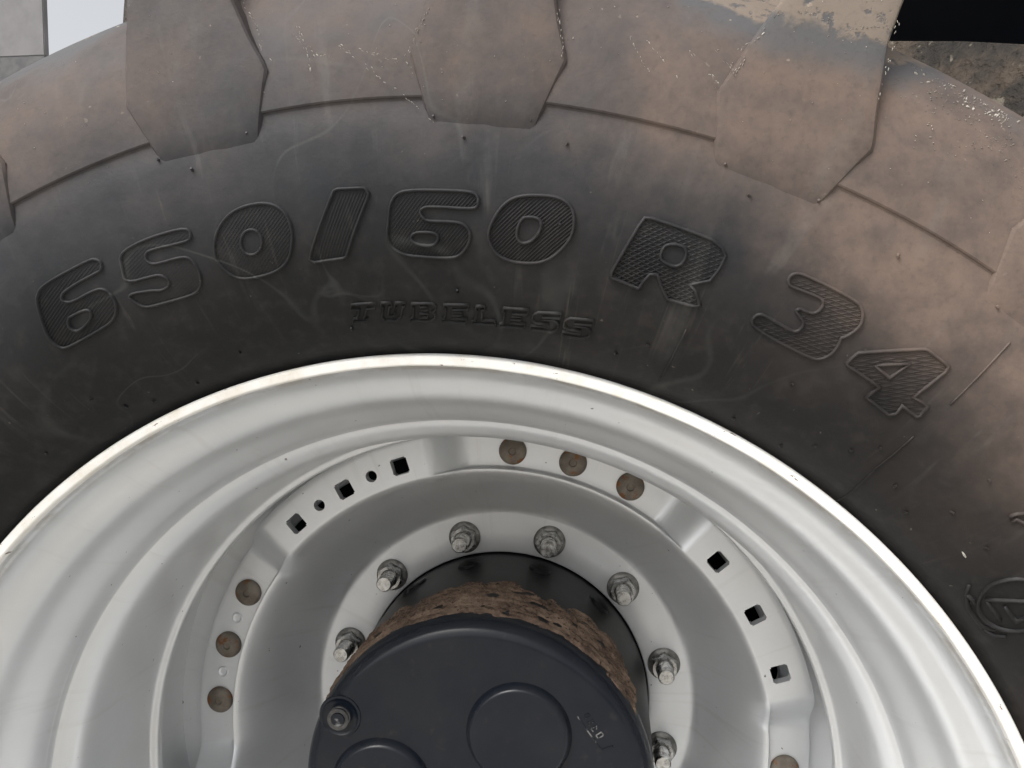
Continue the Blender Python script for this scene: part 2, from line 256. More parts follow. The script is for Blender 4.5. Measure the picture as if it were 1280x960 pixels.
def mat_zinc(nm='zinc_nut_steel', q=1.0):
    k = NT(nm); n = k.noise(140, 4, .6)
    c = k.mix(k.mp(n, .35, .7), (.26 * q, .258 * q, .25 * q), (.50 * q, .498 * q, .485 * q))
    return k.done(c, k.mp(n, .3, .7, .22, .36), .95, k.bump(n, .12, .001))
def mat_plain(name, a, b, rough, scale=20, metal=0, bump=.1):
    k = NT(name); n = k.noise(scale, 5, .6)
    return k.done(k.mix(k.mp(n, .3, .7), a, b), rough, metal, k.bump(n, bump, .003))

RUB, SIL, WHT, HUB, MUD, RST, ZNC = mat_rubber(), mat_silver(), mat_white(), mat_hub(), mat_mud(), mat_rust(), mat_zinc()
STUD = mat_zinc('bare_stud_steel', 1.2)
GRIME = mat_plain('grimy_washer_steel', (.10, .098, .09), (.27, .262, .245), .45, 90, .7)
PBOLT = mat_plain('painted_bolt_steel', (.03, .03, .034), (.09, .088, .085), .32, 120, .5)
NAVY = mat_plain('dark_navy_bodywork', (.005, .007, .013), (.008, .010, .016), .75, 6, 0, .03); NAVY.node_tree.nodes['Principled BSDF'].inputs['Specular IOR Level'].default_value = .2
SHED = mat_plain('grey_sheet_wall', (.13, .127, .13), (.17, .165, .17), .7, 3)
PLINTH = mat_plain('dark_plinth', (.07, .07, .075), (.11, .11, .11), .8, 8)
GROUND = mat_plain('pale_concrete_yard', (.36, .34, .31), (.47, .45, .41), .9, 2.5)
FLECK = mat_plain('pale_rubber_chips', (.24, .22, .195), (.46, .43, .385), .8, 60)

# ---------------------------------------------------------------- ground and surroundings
GZ = -0.80
gx = 60.0
vv, ff = [], []
NG = 40
for i in range(NG + 1):
    for j in range(NG + 1):
        x, y = (i / NG - .5) * 2, (j / NG - .5) * 2
        x, y = x * abs(x) * gx, y * abs(y) * gx
        vv.append((x, y, GZ + .012 * (noise.noise((x * .7, y * .7, 3)) if abs(x) + abs(y) < 40 else 0) - .012))
for i in range(NG):
    for j in range(NG):
        a = i * (NG + 1) + j; ff.append((a, a + NG + 1, a + NG + 2, a + 1))
g = mesh_obj('ground', vv, ff, GROUND, sharp=None); g['kind'] = 'structure'

def box(b, x0, x1, y0, y1, z0, z1, bev=0.0):
    r = bmesh.ops.create_cube(b, size=1)
    for v in r['verts']:
        v.co = Vector(((x0 + x1) / 2 + v.co.x * (x1 - x0), (y0 + y1) / 2 + v.co.y * (y1 - y0), (z0 + z1) / 2 + v.co.z * (z1 - z0)))
    if bev:
        es = list({e for v in r['verts'] for e in v.link_edges})
        bmesh.ops.bevel(b, geom=es, offset=bev, segments=2, affect='EDGES')

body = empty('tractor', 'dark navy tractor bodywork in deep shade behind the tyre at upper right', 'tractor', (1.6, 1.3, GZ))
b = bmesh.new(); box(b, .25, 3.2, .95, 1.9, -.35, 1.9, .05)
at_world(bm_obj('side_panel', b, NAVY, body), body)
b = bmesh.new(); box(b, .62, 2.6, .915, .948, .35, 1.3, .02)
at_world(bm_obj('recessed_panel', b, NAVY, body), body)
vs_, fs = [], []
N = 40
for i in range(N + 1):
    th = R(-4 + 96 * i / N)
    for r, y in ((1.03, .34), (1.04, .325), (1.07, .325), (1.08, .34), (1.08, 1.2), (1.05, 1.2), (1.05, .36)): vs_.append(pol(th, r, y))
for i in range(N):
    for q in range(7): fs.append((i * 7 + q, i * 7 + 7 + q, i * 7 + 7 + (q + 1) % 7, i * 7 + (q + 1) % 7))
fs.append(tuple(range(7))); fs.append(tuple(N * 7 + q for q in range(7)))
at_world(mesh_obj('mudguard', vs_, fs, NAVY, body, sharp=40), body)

shed = empty('shed_wall', 'grey wall with dark base beyond the tyre at upper left', 'wall', (-10.6, 10, GZ))
b = bmesh.new(); box(b, -14, -7.24, 9.9, 10.0, 4.12, 9.0, .01)
at_world(bm_obj('wall_panel', b, SHED, shed), shed)
b = bmesh.new(); box(b, -14.02, -7.23, 9.89, 10.01, GZ, 4.115, .01)
at_world(bm_obj('dark_base', b, PLINTH, shed), shed)

# ---------------------------------------------------------------- the wheel
MIDY = .31
wheel = empty('wheel_assembly', 'large dusty tractor tyre 650/60 R 34 on a silver painted rim', 'wheel', (0, MIDY, GZ))
SW = [(.4550, .010), (.458, .004), (.464, -.006), (.474, -.017), (.488, -.029), (.505, -.0395), (.525, -.048), (.545, -.0535),
      (.57, -.0575), (.60, -.0585), (.62, -.0570), (.65, -.056), (.68, -.05), (.70, -.04), (.715, -.027)]
SWF = spline(SW, 8)
SWR = sorted(SWF)
def ty(r): return lerp_table(SWR, r)
def sn(r):                         # outward unit normal of the sidewall in (r, y)
    d = (ty(r + .002) - ty(r - .002)) / .004
    l = math.hypot(1, d); return (d / l, -1 / l)
def surf(thd, r, h=0.0):
    n = sn(r); return pol(R(thd), r + n[0] * h, ty(r) + n[1] * h)
crown = [(.726, -.012), (.731, .002), (.736, .022), (.741, .05), (.748, .12), (.754, .2), (.756, MIDY)]
half = [(r, y) for r, y in SWF if r < .6205]
n_ = len(half)
half += [(.6210, -.0576), (.6214, -.0586), (.6224, -.0593), (.635, -.0591), (.65, -.0577)] + [(r, y - .0017 * (1 - sstep(.65, .70, r))) for r, y in SWF if r > .655] + spline(crown, 4)
prof = half + [(r, 2 * MIDY - y) for r, y in reversed(half[:-1])]
inner = [(.445, 2 * MIDY - .02), (.43, 2 * MIDY - .05), (.50, MIDY + .25), (.70, MIDY + .2), (.72, MIDY), (.70, MIDY - .2), (.50, MIDY - .25), (.43, .05), (.445, .02)]
# the tyre: ledge edge wanders a little so it is not a perfect circle
tyre = at_world(lathe('tyre', prof + inner, RUB, wheel, n=480, closed=True, sharp=28), wheel)
for v in tyre.data.vertices:
    r = math.hypot(v.co.x, v.co.z)
    if r > .45:
        k = noise.noise((v.co.x * 9, v.co.y * 9, v.co.z * 9)) * .0012
        f = 1 + k / r * (1 if r > .6 else .3)
        v.co.x *= f; v.co.z *= f; v.co.y += k * .8 * sstep(.47, .55, r)

# tread lugs ---------------------------------------------------
PITCH = 360 / 21
HW = [(.604, 3.15), (.648, 4.42), (.676, 3.62), (.71, 2.85), (.735, 2.5), (.79, 2.35), (.83, 2.35)]
def lug_path():
    face = [(.6045, -.0580), (.6085, -.0594), (.616, -.0608), (.627, -.0612), (.638, -.0614), (.648, -.0615), (.655, -.0614), (.663, -.0611), (.672, -.0606), (.690, -.0592), (.71, -.0576), (.73, -.0560), (.75, -.0530), (.77, -.047),
            (.785, -.038), (.795, -.026), (.801, -.012), (.805, .004), (.809, .05), (.813, .12), (.816, .20), (.818, .31), (.818, .35)]
    base = []
    for r, y in face:
        if y < -.03 or r < .72: br, by = r, ty(min(r, .714)) + .004
        if r >= .70 and r < .80:
            t = (r - .70) / .10; br, by = .70 + .026 * t, -.036 + .030 * t
        if r >= .80: br, by = lerp_table([(y_, r_) for r_, y_ in crown], y) - .004 if y > -.012 else .726, max(y, -.006)
        base.append((br, by))
    return face, base
lf, lb = lug_path()
def lug_mesh():
    vs_, fs = [], []
    cols = [-1.0, -.965, -.9, -.6, -.3, 0, .3, .6, .9, .965, 1.0]
    k = len(cols) + 2
    for i, ((r, y), (br, by)) in enumerate(zip(lf, lb)):
        hw = lerp_table(HW, r)
        skew = -49 * max(0, y + .012)
        for c in [None] + cols + [None]:
            pass
        row = []
        tip = sstep(0, 3, i)
        L = [(-1.0, 1)] + [(c, 0) for c in cols] + [(1.0, 1)]
        for c, isb in L:
            drop = 0 if isb else {1.0: .0026, .965: .0009, .9: .0002}.get(abs(c), 0)
            rough = noise.noise((c * 3, r * 40, y * 40)) * .0009
            if isb: rad, yy, hh = br, by, hw + .12
            else: rad, yy, hh = r - (drop if y > -.01 else 0), y + (drop if y <= -.01 else 0), hw
            a = R(c * hh + skew + noise.noise((r * 30, c * 2, y * 30)) * .13 + noise.noise((r * 140, c * 3, y * 90)) * .05)
            vs_.append(pol(a, rad, yy + rough))
    m = len(lf)
    for i in range(m - 1):
        for j in range(k - 1): fs.append((i * k + j, i * k + j + 1, (i + 1) * k + j + 1, (i + 1) * k + j))
    fs.append(tuple(range(k))); fs.append(tuple(range((m - 1) * k, m * k)))
    return vs_, fs
lv, lfs = lug_mesh()
lug0 = mesh_obj('tread_lug', lv, lfs, RUB, tyre, sharp=30)
lug0.rotation_euler = (0, R(4.6), 0)
for i in range(1, 21):
    a = 4.6 + i * PITCH
    a = (a + 180) % 360 - 180
    if abs(a) > 62: continue
    o = lug0.copy(); C.objects.link(o); o.rotation_euler = (0, R(a), 0)

# raised lettering ----------------------------------------------
def chaikin(p, closed, it):
    for _ in range(it):
        q = []
        m = len(p)
        for i in range(m if closed else m - 1):
            a, b_ = p[i], p[(i + 1) % m]
            q += [(a[0] * .75 + b_[0] * .25, a[1] * .75 + b_[1] * .25), (a[0] * .25 + b_[0] * .75, a[1] * .25 + b_[1] * .75)]
        p = q if closed else [p[0]] + q + [p[-1]]
    return p
def dense(p, closed, step=.004):
    o = []
    m = len(p)
    for i in range(m if closed else m - 1):
        a, b_ = p[i], p[(i + 1) % m]
        l = math.hypot(R(b_[0] - a[0]) * a[1], b_[1] - a[1]); n = max(1, int(l / step))
        for s in range(n): o.append((a[0] + (b_[0] - a[0]) * s / n, a[1] + (b_[1] - a[1]) * s / n))
    if not closed: o.append(p[-1])
    return o
def ridge(vs_, fs, p, closed, wid=.0026, hgt=.0013, low=-.0008):
    p = dense(p, closed); m = len(p); base = len(vs_)
    for i in range(m):
        a = p[i - 1] if (i or closed) else p[i]; c = p[(i + 1) % m] if (i < m - 1 or closed) else p[i]
        rr = p[i][1]; tx, tv = R(c[0] - a[0]) * rr, c[1] - a[1]; l = math.hypot(tx, tv) or 1
        nx, nv = -tv / l, tx / l
        if closed or 0 < i < m - 1:
            # widen at corners
            q1 = (R(p[i][0] - a[0]) * rr, p[i][1] - a[1]); l1 = math.hypot(*q1) or 1
            cs = abs((q1[0] * tx + q1[1] * tv) / (l1 * l)); sc_ = min(1.6, 1 / max(cs, .5))
        else: sc_ = 1
        jit = 1 + .25 * noise.noise((p[i][0] * 9, rr * 300, 1))
        for off, h in ((-.5, low), (-.22, hgt), (.22, hgt), (.5, low)):
            d = off * wid * sc_ * (jit if abs(off) < .3 else 1)
            vs_.append(surf(p[i][0] + math.degrees(nx * d / rr), rr + nv * d, h * (jit if h > 0 else 1)))
    for i in range(m if closed else m - 1):
        j = (i + 1) % m
        for q in range(3): fs.append((base + i * 4 + q, base + j * 4 + q, base + j * 4 + q + 1, base + i * 4 + q + 1))
    if not closed:
        fs.append(tuple(base + q for q in range(4))); fs.append(tuple(base + (m - 1) * 4 + q for q in range(4)))
def hatch(vs_, fs, polys, angs, space=.0020, wid=.0014, hgt=.0007, inset=.0006):
    th0 = sum(p[0] for p in polys[0]) / len(polys[0]); r0 = sum(p[1] for p in polys[0]) / len(polys[0])
    loc = [[(R(t - th0) * r0, r - r0) for t, r in P] for P in polys]
    for ang in angs:
        ca, sa = math.cos(R(ang)), math.sin(R(ang))
        rot = [[(x * ca + y * sa, -x * sa + y * ca) for x, y in P] for P in loc]
        lo = min(y for x, y in rot[0]); hi = max(y for x, y in rot[0])
        v = lo + space * .5
        while v < hi:
            xs = []
            for P in rot:
                for i in range(len(P)):
                    (x1, y1), (x2, y2) = P[i - 1], P[i]
                    if (y1 <= v) != (y2 <= v): xs.append(x1 + (v - y1) / (y2 - y1) * (x2 - x1))
            xs.sort()
            for a, c in zip(xs[::2], xs[1::2]):
                a += inset; c -= inset
                if c - a < .0015: continue
                n = max(1, int((c - a) / .012)); base = len(vs_)
                for i in range(n + 1):
                    u = a + (c - a) * i / n
                    for dv, h in ((-wid / 2, -.0004), (0, hgt), (wid / 2, -.0004)):
                        x, y = u * ca - (v + dv) * sa, u * sa + (v + dv) * ca
                        vs_.append(surf(th0 + math.degrees(x / r0), r0 + y, h))
                for i in range(n):
                    k = base + i * 3
                    fs.append((k, k + 3, k + 4, k + 1)); fs.append((k + 1, k + 4, k + 5, k + 2))
            v += space
for name, rnd, angs, polys in GLYPHS:
    vs_, fs = [], []
    P = [chaikin(p, True, 2 if rnd else 0) for p in polys]
    if name == 'raised_letter': P = [P[0], chaikin(polys[1], True, 1)]
    left = polys[0][0][0] < -6
    if len(angs) > 1: hatch(vs_, fs, P, angs, .0027, .0017, .0011)
    else: hatch(vs_, fs, P, angs, hgt=.0007 if left else .0009, space=.0019)
    for p in P: ridge(vs_, fs, p, True, .0027, .0019 if left else .0023)
    mesh_obj(name, vs_, fs, RUB, tyre, sharp=None)
for polys in WORD:
    vs_, fs = [], []
    for p in polys: ridge(vs_, fs, p, True, .0016, .0019)
    mesh_obj('raised_letter', vs_, fs, RUB, tyre, sharp=None)
for closed, p in EMBLEM:
    vs_, fs = [], []
    ridge(vs_, fs, p, bool(closed), .0026, .0022)
    mesh_obj('raised_emblem' if closed else 'raised_mark', vs_, fs, RUB, tyre, sharp=None)
for p in MOULD:
    vs_, fs = [], []; ridge(vs_, fs, p, False, .0014, .0013)
    mesh_obj('mould_line', vs_, fs, RUB, tyre, sharp=None)
def nub():
    b = bmesh.new()
    bmesh.ops.create_cone(b, cap_ends=True, segments=8, radius1=.0011, radius2=.0008, depth=.0034)
    bmesh.ops.rotate(b, verts=b.verts, matrix=Matrix.Rotation(R(90), 3, 'X'))
    return b
n0 = bm_obj('moulding_nub', nub(), RUB, tyre)
for i, (t, r) in enumerate(NUBS):
    o = n0 if i == 0 else n0.copy()
    if i: C.objects.link(o)
    o.location = surf(t, r, .0008); o.rotation_euler = (random.uniform(-.5, .5), 0, random.uniform(-.5, .5))

# pale chips torn along the lug edges and the mud crumbs on the tread
vs_, fs = [], []
def chip(p, s, ang=None):
    base = len(vs_); n = random.randint(5, 7); el = random.uniform(.3, .7) if ang is None else random.uniform(.16, .4); ro = random.uniform(0, 6.28) if ang is None else ang + random.gauss(0, .25)
    for i in range(n):
        a = 6.283 * i / n; q = s * random.uniform(.6, 1.1)
        u, v = math.cos(a) * q, math.sin(a) * q * el
        vs_.append((p[0] + u * math.cos(ro) - v * math.sin(ro), p[1] + .0004, p[2] + u * math.sin(ro) + v * math.cos(ro)))
    vs_.append((p[0], p[1] - min(s * .3, .0004), p[2]))
    for i in range(n): fs.append((base + i, base + (i + 1) % n, base + n))
lugy = sorted((r, y) for r, y in lf if y < .01)
for li, line in enumerate(SCRATCH):
    for a, c in zip(line, line[1:]):
        l = math.hypot(R(c[0] - a[0]) * a[1], c[1] - a[1]); n = int(l / .0017)
        for i in range(n):
            if noise.noise((li * 3.1, f0 := i * .16, 0)) + random.uniform(-.3, .3) < .0: continue
            f = (i + random.random()) / n
            t = a[0] + (c[0] - a[0]) * f + random.gauss(0, .05); r = a[1] + (c[1] - a[1]) * f + random.gauss(0, .0006)
            y = lerp_table(lugy, r) - .0004
            q0, q1 = pol(R(a[0]), a[1], 0), pol(R(c[0]), c[1], 0)
            chip(pol(R(t), r, y), random.uniform(.0006, .0014), math.atan2(q1[2] - q0[2], q1[0] - q0[0]))
for line in SCRATCH2:
    for a, c in zip(line, line[1:]):
        l = math.hypot(R(c[0] - a[0]) * a[1], c[1] - a[1]); n = int(l / .0016)
        for i in range(n):
            if random.random() < .3: continue
            f = (i + random.random()) / n
            t = a[0] + (c[0] - a[0]) * f + random.gauss(0, .35); r = min(.7145, a[1] + (c[1] - a[1]) * f + random.gauss(0, .004))
            p = surf(t, r, (.0006) + .0019 * (1 - sstep(.65, .70, r)))
            chip(p, random.choice((.0005, .0006, .0008, .0009, .0015)))
for _ in range(260):
    t = random.triangular(25.5, 36, 31); r = min(.7148, random.gauss(.698, .013))
    if r > .66 and noise.noise((t * .5, r * 60, 2)) > -.12: chip(surf(t, r, .0006 + .0019 * (1 - sstep(.65, .70, r))), random.choice((.0003, .0004, .0006, .0009)), random.uniform(-1.2, .2))
for _ in range(300):
    t = random.uniform(-28, 37); r = random.triangular(.60, .79, .76)
    d = min(abs((t - 4.6 - k * PITCH)) for k in range(-3, 4))
    on = d < lerp_table(HW, r) - .4
    if on: chip(pol(R(t), r, lerp_table(lugy, r) - .0004), random.uniform(.0003, .0007))
    elif r < .714: chip(surf(t, r, .0006 + (.0019 * (1 - sstep(.65, .70, r)) if r > .623 else 0)), random.uniform(.0003, .0007))
ck = mesh_obj('rubber_chips', vs_, fs, FLECK, tyre, smooth=False); ck['kind'] = 'stuff'
vs_, fs = [], []
chip(surf(*CHIP, .0006), .0032, 2.1)
mesh_obj('pale_gouge', vs_, fs, FLECK, tyre, smooth=False)

# ---------------------------------------------------------------- rim
edge = [(.4564, .004), (.4564, -.001), (.4557, -.0030), (.4543, -.0040), (.4498, -.0040), (.4486, -.0033), (.4480, -.0015), (.4478, .004)]
rim_p = [(.4480, .0036), (.4474, .0052), (.4466, .0085), (.4452, .0115), (.4440, .016), (.4415, .022), (.4375, .028), (.433, .0325), (.4275, .037), (.423, .042), (.4195, .048),
         (.4172, .056), (.4152, .064), (.4128, .071), (.409, .079), (.4045, .088), (.4005, .097), (.3980, .107), (.3968, .114), (.3965, .1155),
         (.3960, .1205), (.3955, .1225), (.3950, .1232), (.391, .126), (.386, .132), (.3812, .139), (.3782, .148), (.3768, .160), (.376, .18), (.3752, .21), (.3745, .244), (.3742, .255),
         (.3735, .2595), (.3715, .2620), (.3680, .2630), (.3662, .2645), (.3655, .2675), (.3655, .2715), (.3665, .2745), (.369, .2765), (.378, .280), (.386, .290), (.3895, .305), (.391, .34), (.391, .43), (.394, .48), (.402, .54), (.420, .57), (.424, .60), (.446, .612), (.456, .622)]
def fine(p, s=3):
    return spline(p, s)
back = [(.4572, .622), (.4572, .612), (.435, .600), (.433, .57), (.41, .53), (.40, .48), (.398, .30), (.386, .25), (.388, .17), (.40, .15), (.42, .09), (.432, .06), (.446, .04), (.4565, .02), (.4568, .006)]
rim = at_world(lathe('rim', fine(rim_p) + back, SIL, wheel, n=480, closed=True, sharp=50), wheel)
edge_o = lathe('rim_edge', fine(edge, 3), WHT, rim, n=480, closed=True, sharp=50)
for v in edge_o.data.vertices:
    th = math.atan2(v.co.x, v.co.z); r = math.hypot(v.co.x, v.co.z)
    k = noise.noise((v.co.x * 16, v.co.z * 16, 0)) * .0004 + noise.noise((v.co.x * 60, v.co.z * 60, r * 90)) * .0002
    if r < .4522: v.co.x *= 1 + k / r; v.co.z *= 1 + k / r
# the flange of the rim that carries the disc, behind the bolted pads
lathe('mounting_flange', [(.391, .3685), (.391, .3785), (.342, .3785), (.340, .3765), (.340, .3705), (.342, .3685)], SIL, rim, n=240, closed=True)

# ---------------------------------------------------------------- disc
ROWS = [((.1875, .4640),) * 2, ((.1885, .4610),) * 2, ((.1905, .4602),) * 2, ((.215, .4602),) * 2, ((.2385, .4602),) * 2, ((.2425, .4598),) * 2, ((.2465, .4580),) * 2, ((.2500, .4540),) * 2,
        ((.2555, .4440),) * 2, ((.2620, .4310),) * 2, ((.269, .4165),) * 2, ((.2760, .4020),) * 2, ((.2830, .3880),) * 2,
        ((.2895, .3745), (.2890, .3770)), ((.2950, .3620), (.2945, .3675)), ((.2995, .3515), (.2995, .3595)), ((.3035, .3420), (.3045, .3532)), ((.3070, .3340), (.3085, .3490)),
        ((.3100, .3280), (.3115, .3465)), ((.3130, .3235), (.3140, .3453)), ((.3158, .3213), (.3155, .3452)), ((.3172, .3206), (.3163, .3462)), ((.3180, .3205), (.3167, .3500)),
        ((.3190, .3205), (.3172, .3545)), ((.3205, .3205), (.3185, .3554)), ((.326, .3205), (.325, .3554)), ((.336, .3205), (.336, .3554)), ((.348, .3205), (.348, .3554)), ((.358, .3205), (.357, .3554)), ((.3640, .3205), (.3605, .3554)),
        ((.3658, .3212), (.3622, .3561)), ((.3665, .3232), (.3630, .3580))]
def wf(d):                         # 1 on the four forward pads, 0 on the four bolted ones
    x = abs(((d + 29.5 + 45) % 90) - 45)
    return 1 - sstep(16.8, 25.5, x)
vs_, fs = [], []
ND = 720; k = len(ROWS) * 2
for i in range(ND):
    d = 360 * i / ND; wt = wf(d); th = R(d)
    fr = [(a[0] * wt + c[0] * (1 - wt), a[1] * wt + c[1] * (1 - wt)) for a, c in ROWS]
    for r, y in fr: vs_.append(pol(th, r, y))
    for r, y in reversed(fr): vs_.append(pol(th, r, y + .012))
for i in range(ND):
    j = (i + 1) % ND
    for q in range(k): fs.append((i * k + q, j * k + q, j * k + (q + 1) % k, i * k + (q + 1) % k))
disc = at_world(mesh_obj('wheel_disc', vs_, fs, SIL, wheel, sharp=None), wheel)
# square and round holes cut through
SQR = [-41.4, -29.4, -17.4, 48.7, 60.7, 72.7]; RND = [-35.4, -23.4]
b = bmesh.new()
for a in SQR + RND:
    sq = a in SQR
    r_ = bmesh.ops.create_cone(b, cap_ends=True, segments=4 if sq else 20, radius1=.0136 if sq else .0066, radius2=.0136 if sq else .0066, depth=.06)
    vv_ = r_['verts']
    if sq: bmesh.ops.rotate(b, verts=vv_, matrix=Matrix.Rotation(R(45), 3, 'Z'))
    if sq:
        es = [e for e in {e for v in vv_ for e in v.link_edges} if abs(e.verts[0].co.z - e.verts[1].co.z) > .01]
        rb = bmesh.ops.bevel(b, geom=es, offset=.0016, segments=2, affect='EDGES')
        vv_ = list({v for f in rb['faces'] for v in f.verts} | {v for v in vv_ if v.is_valid})
        vv_ = [v for v in b.verts if v.is_valid and abs(v.co.x) < .02 and abs(v.co.y) < .02]
    bmesh.ops.rotate(b, verts=vv_, matrix=Matrix.Rotation(R(90), 3, 'X'))
    bmesh.ops.rotate(b, verts=vv_, matrix=Matrix.Rotation(R(a), 3, 'Y'))
    bmesh.ops.translate(b, verts=vv_, vec=pol(R(a), .3363, .325))
me = bpy.data.meshes.new('cutter'); bmesh.ops.recalc_face_normals(b, faces=b.faces); b.to_mesh(me); b.free()
cut = bpy.data.objects.new('cutter', me); C.objects.link(cut)
loc = disc.location.copy(); par = disc.parent; disc.parent = None; disc.location = (0, 0, 0)
md = disc.modifiers.new('cut', 'BOOLEAN'); md.operation = 'DIFFERENCE'; md.object = cut; md.solver = 'EXACT'
dg = bpy.context.evaluated_depsgraph_get(); dg.update()
nm = bpy.data.meshes.new_from_object(disc.evaluated_get(dg)); disc.modifiers.clear(); disc.data = nm
disc.parent = par; disc.location = loc
bpy.data.objects.remove(cut); bpy.data.meshes.remove(me)
nm.polygons.foreach_set('use_smooth', [True] * len(nm.polygons)); nm.set_sharp_from_angle(angle=R(32))

# round-headed bolts on the rear pads
def rev(prof, seg=32):             # lathe about the bolt's own axis, heading to -Y
    b = bmesh.new(); rings = []
    for r, y in prof:
        if r < 1e-6: rings.append([b.verts.new((0, y, 0))])
        else: rings.append([b.verts.new((r * math.sin(6.28319 * i / seg), y, r * math.cos(6.28319 * i / seg))) for i in range(seg)])
    for A, B_ in zip(rings, rings[1:]):
        for i in range(seg):
            j = (i + 1) % seg
            if len(B_) == 1: b.faces.new((A[i], A[j], B_[0]))
            elif len(A) == 1: b.faces.new((A[0], B_[j], B_[i]))
            else: b.faces.new((A[i], A[j], B_[j], B_[i]))
    return b
bolt0 = None
for i, a in enumerate((4.1, 16.1, 28.1, -61.9, -73.9, -85.9, 94.1, 106.1)):
    if i == 0:
        b = rev([(.0160, .001), (.0160, -.0022), (.0152, -.0036), (.0125, -.0052), (.008, -.0064), (.0046, -.0068), (.0040, -.0060), (.0036, -.0052), (0, -.0050)])
        bolt0 = bm_obj('round_bolt', b, RST, disc, 40); o = bolt0
    else: o = bolt0.copy(); C.objects.link(o)
    o.location = pol(R(a), .3363, .3554); o.rotation_euler = (0, random.uniform(0, 6), 0)
pl0 = None
for a in (-67.9, -79.9):
    if pl0 is None:
        pl0 = bm_obj('dimple_plug', rev([(.0064, .0004), (.0064, -.0010), (.0056, -.0016), (.0048, -.0008), (.0030, .0000), (0, .0003)], 24), SIL, disc, 40); o = pl0
    else: o = pl0.copy(); C.objects.link(o)
    o.location = pol(R(a), .3363, .3554)

# wheel nuts -------------------------------------------------------
def hexnut(af=.030, h=.018):
    b = bmesh.new(); seg = 48; apo = af / 2
    def hexr(t):
        t = (t + math.pi / 6) % (math.pi / 3) - math.pi / 6
        return apo / math.cos(t)
    rings = []
    for mode, y in (('h', -.004), ('h', -h + .0028), ('c', -h), ('i', -h), ('d', -h + .002)):
        ring = []
        for i in range(seg):
            t = 6.28319 * i / seg; hr = hexr(t)
            rr = {'h': hr, 'c': min(hr, apo * .985), 'i': .0112, 'd': .0103}[mode]
            yy = y
            if mode == 'h' and y < -.01: yy = y + max(0, (hr - apo)) * .9
            ring.append(b.verts.new((rr * math.sin(t), yy, rr * math.cos(t))))
        rings.append(ring)
    for A, B_ in zip(rings, rings[1:]):
        for i in range(seg): j = (i + 1) % seg; b.faces.new((A[i], A[j], B_[j], B_[i]))
    return b
nut0 = None
for i in range(12):
    th = -1.2836 + i * math.pi / 6
    loc = Vector(pol(th, .2125, .4600))
    if nut0 is None:
        nut0 = bm_obj('wheel_nut', hexnut(), ZNC, wheel, 25)
        ws = bm_obj('washer', rev([(.0205, .001), (.0205, -.0022), (.0196, -.0032), (.0172, -.0042), (.0150, -.0050), (.0110, -.0052)], 36), GRIME, nut0, 30)
        prof = [(.0100, -.004)]
        y = -.016
        while y > -.041: prof += [(.0101, y), (.0093, y - .0007), (.0101, y - .0014)]; y -= .0016
        prof += [(.0099, y), (.0086, y - .0018), (0, y - .0019)]
        stud = bm_obj('stud', rev(prof, 24), STUD, nut0, 35)
        o = nut0
    else:
        if abs((math.degrees(th) + 180) % 360 - 180) > 112: continue
        o = nut0.copy(); C.objects.link(o)
        for ch in (ws, stud): c = ch.copy(); C.objects.link(c); c.parent = o
    o.location = loc - Vector(wheel.location); o.rotation_euler = (0, random.uniform(0, 1.05), 0)

# ---------------------------------------------------------------- hub
HY = .2187
hub = empty('axle_hub', 'navy black planetary axle hub with muddy barrel in the wheel centre', 'axle hub', (0, .60, 0))
hp = [(.10, 1.0), (.10, .66), (.24, .65), (.29, .62), (.29, .54), (.235, .52), (.235, .4726), (.1862, .4726), (.1862, .452), (.1858, .43), (.1848, .36), (.1838, .29), (.1830, .255), (.1826, .243), (.1815, .2345), (.1790, .2278), (.1752, .2228), (.1700, .2197), (.1640, HY), (.10, HY), (0, HY)]
ci = hp.index((.1830, .255))
GREASE_SHADE = mat_plain('greasy_shaded_drum', (.004, .0045, .006), (.009, .009, .0095), .42, 30, 0, .12)  # greasy black, painted darker and duller for the shade inside the wheel
GREASE_SHADE.node_tree.nodes['Principled BSDF'].inputs['Specular IOR Level'].default_value = .14
at_world(lathe('barrel', hp[:ci + 1] + [(.17, .2555)], GREASE_SHADE, hub, n=360, sharp=40), hub)
at_world(lathe('end_cover', [(.17, .2545), (.1829, .2545)] + hp[ci + 1:], HUB, hub, n=360, sharp=40), hub)
def disc_part(name, x, z, prof, mat, seg=64):
    o = bm_obj(name, rev(prof, seg), mat, hub, 30); o.location = Vector((x, HY, z)) - Vector(hub.location); return o
cap_p = [(.0540, .001), (.0534, -.0004), (.0526, -.0022), (.0512, -.0048), (.0496, -.0070), (.0480, -.0084), (.0470, -.0089), (.0462, -.0090), (.03, -.0090), (0, -.0090)]
for x, z in ((.0446, .0685), (-.097, .0035), (.0454, -.079)):
    disc_part('planet_cap', x, z, cap_p, HUB)
for x, z in ((-.140, .0775), (.140, -.0775)):
    seat = disc_part('bolt_seat', x, z, [(.0225, .0006), (.0215, -.0012), (.0195, -.0016), (.0180, -.0006), (.0150, -.0002), (0, -.0002)], HUB, 40)
    b = hexnut(.0150, .0090)
    b2 = rev([(.0068, -.0070), (.0068, -.0088), (0, -.0090)], 24)
    hb = bm_obj('hex_bolt', b, PBOLT, seat, 25); hb.location = (0, .001, 0)
    fl = bm_obj('bolt_flange', rev([(.0112, .0005), (.0112, -.0022), (.0102, -.0032), (.006, -.0034)], 32), PBOLT, seat, 30)
    bc = bm_obj('bolt_top', b2, HUB, seat, 30)
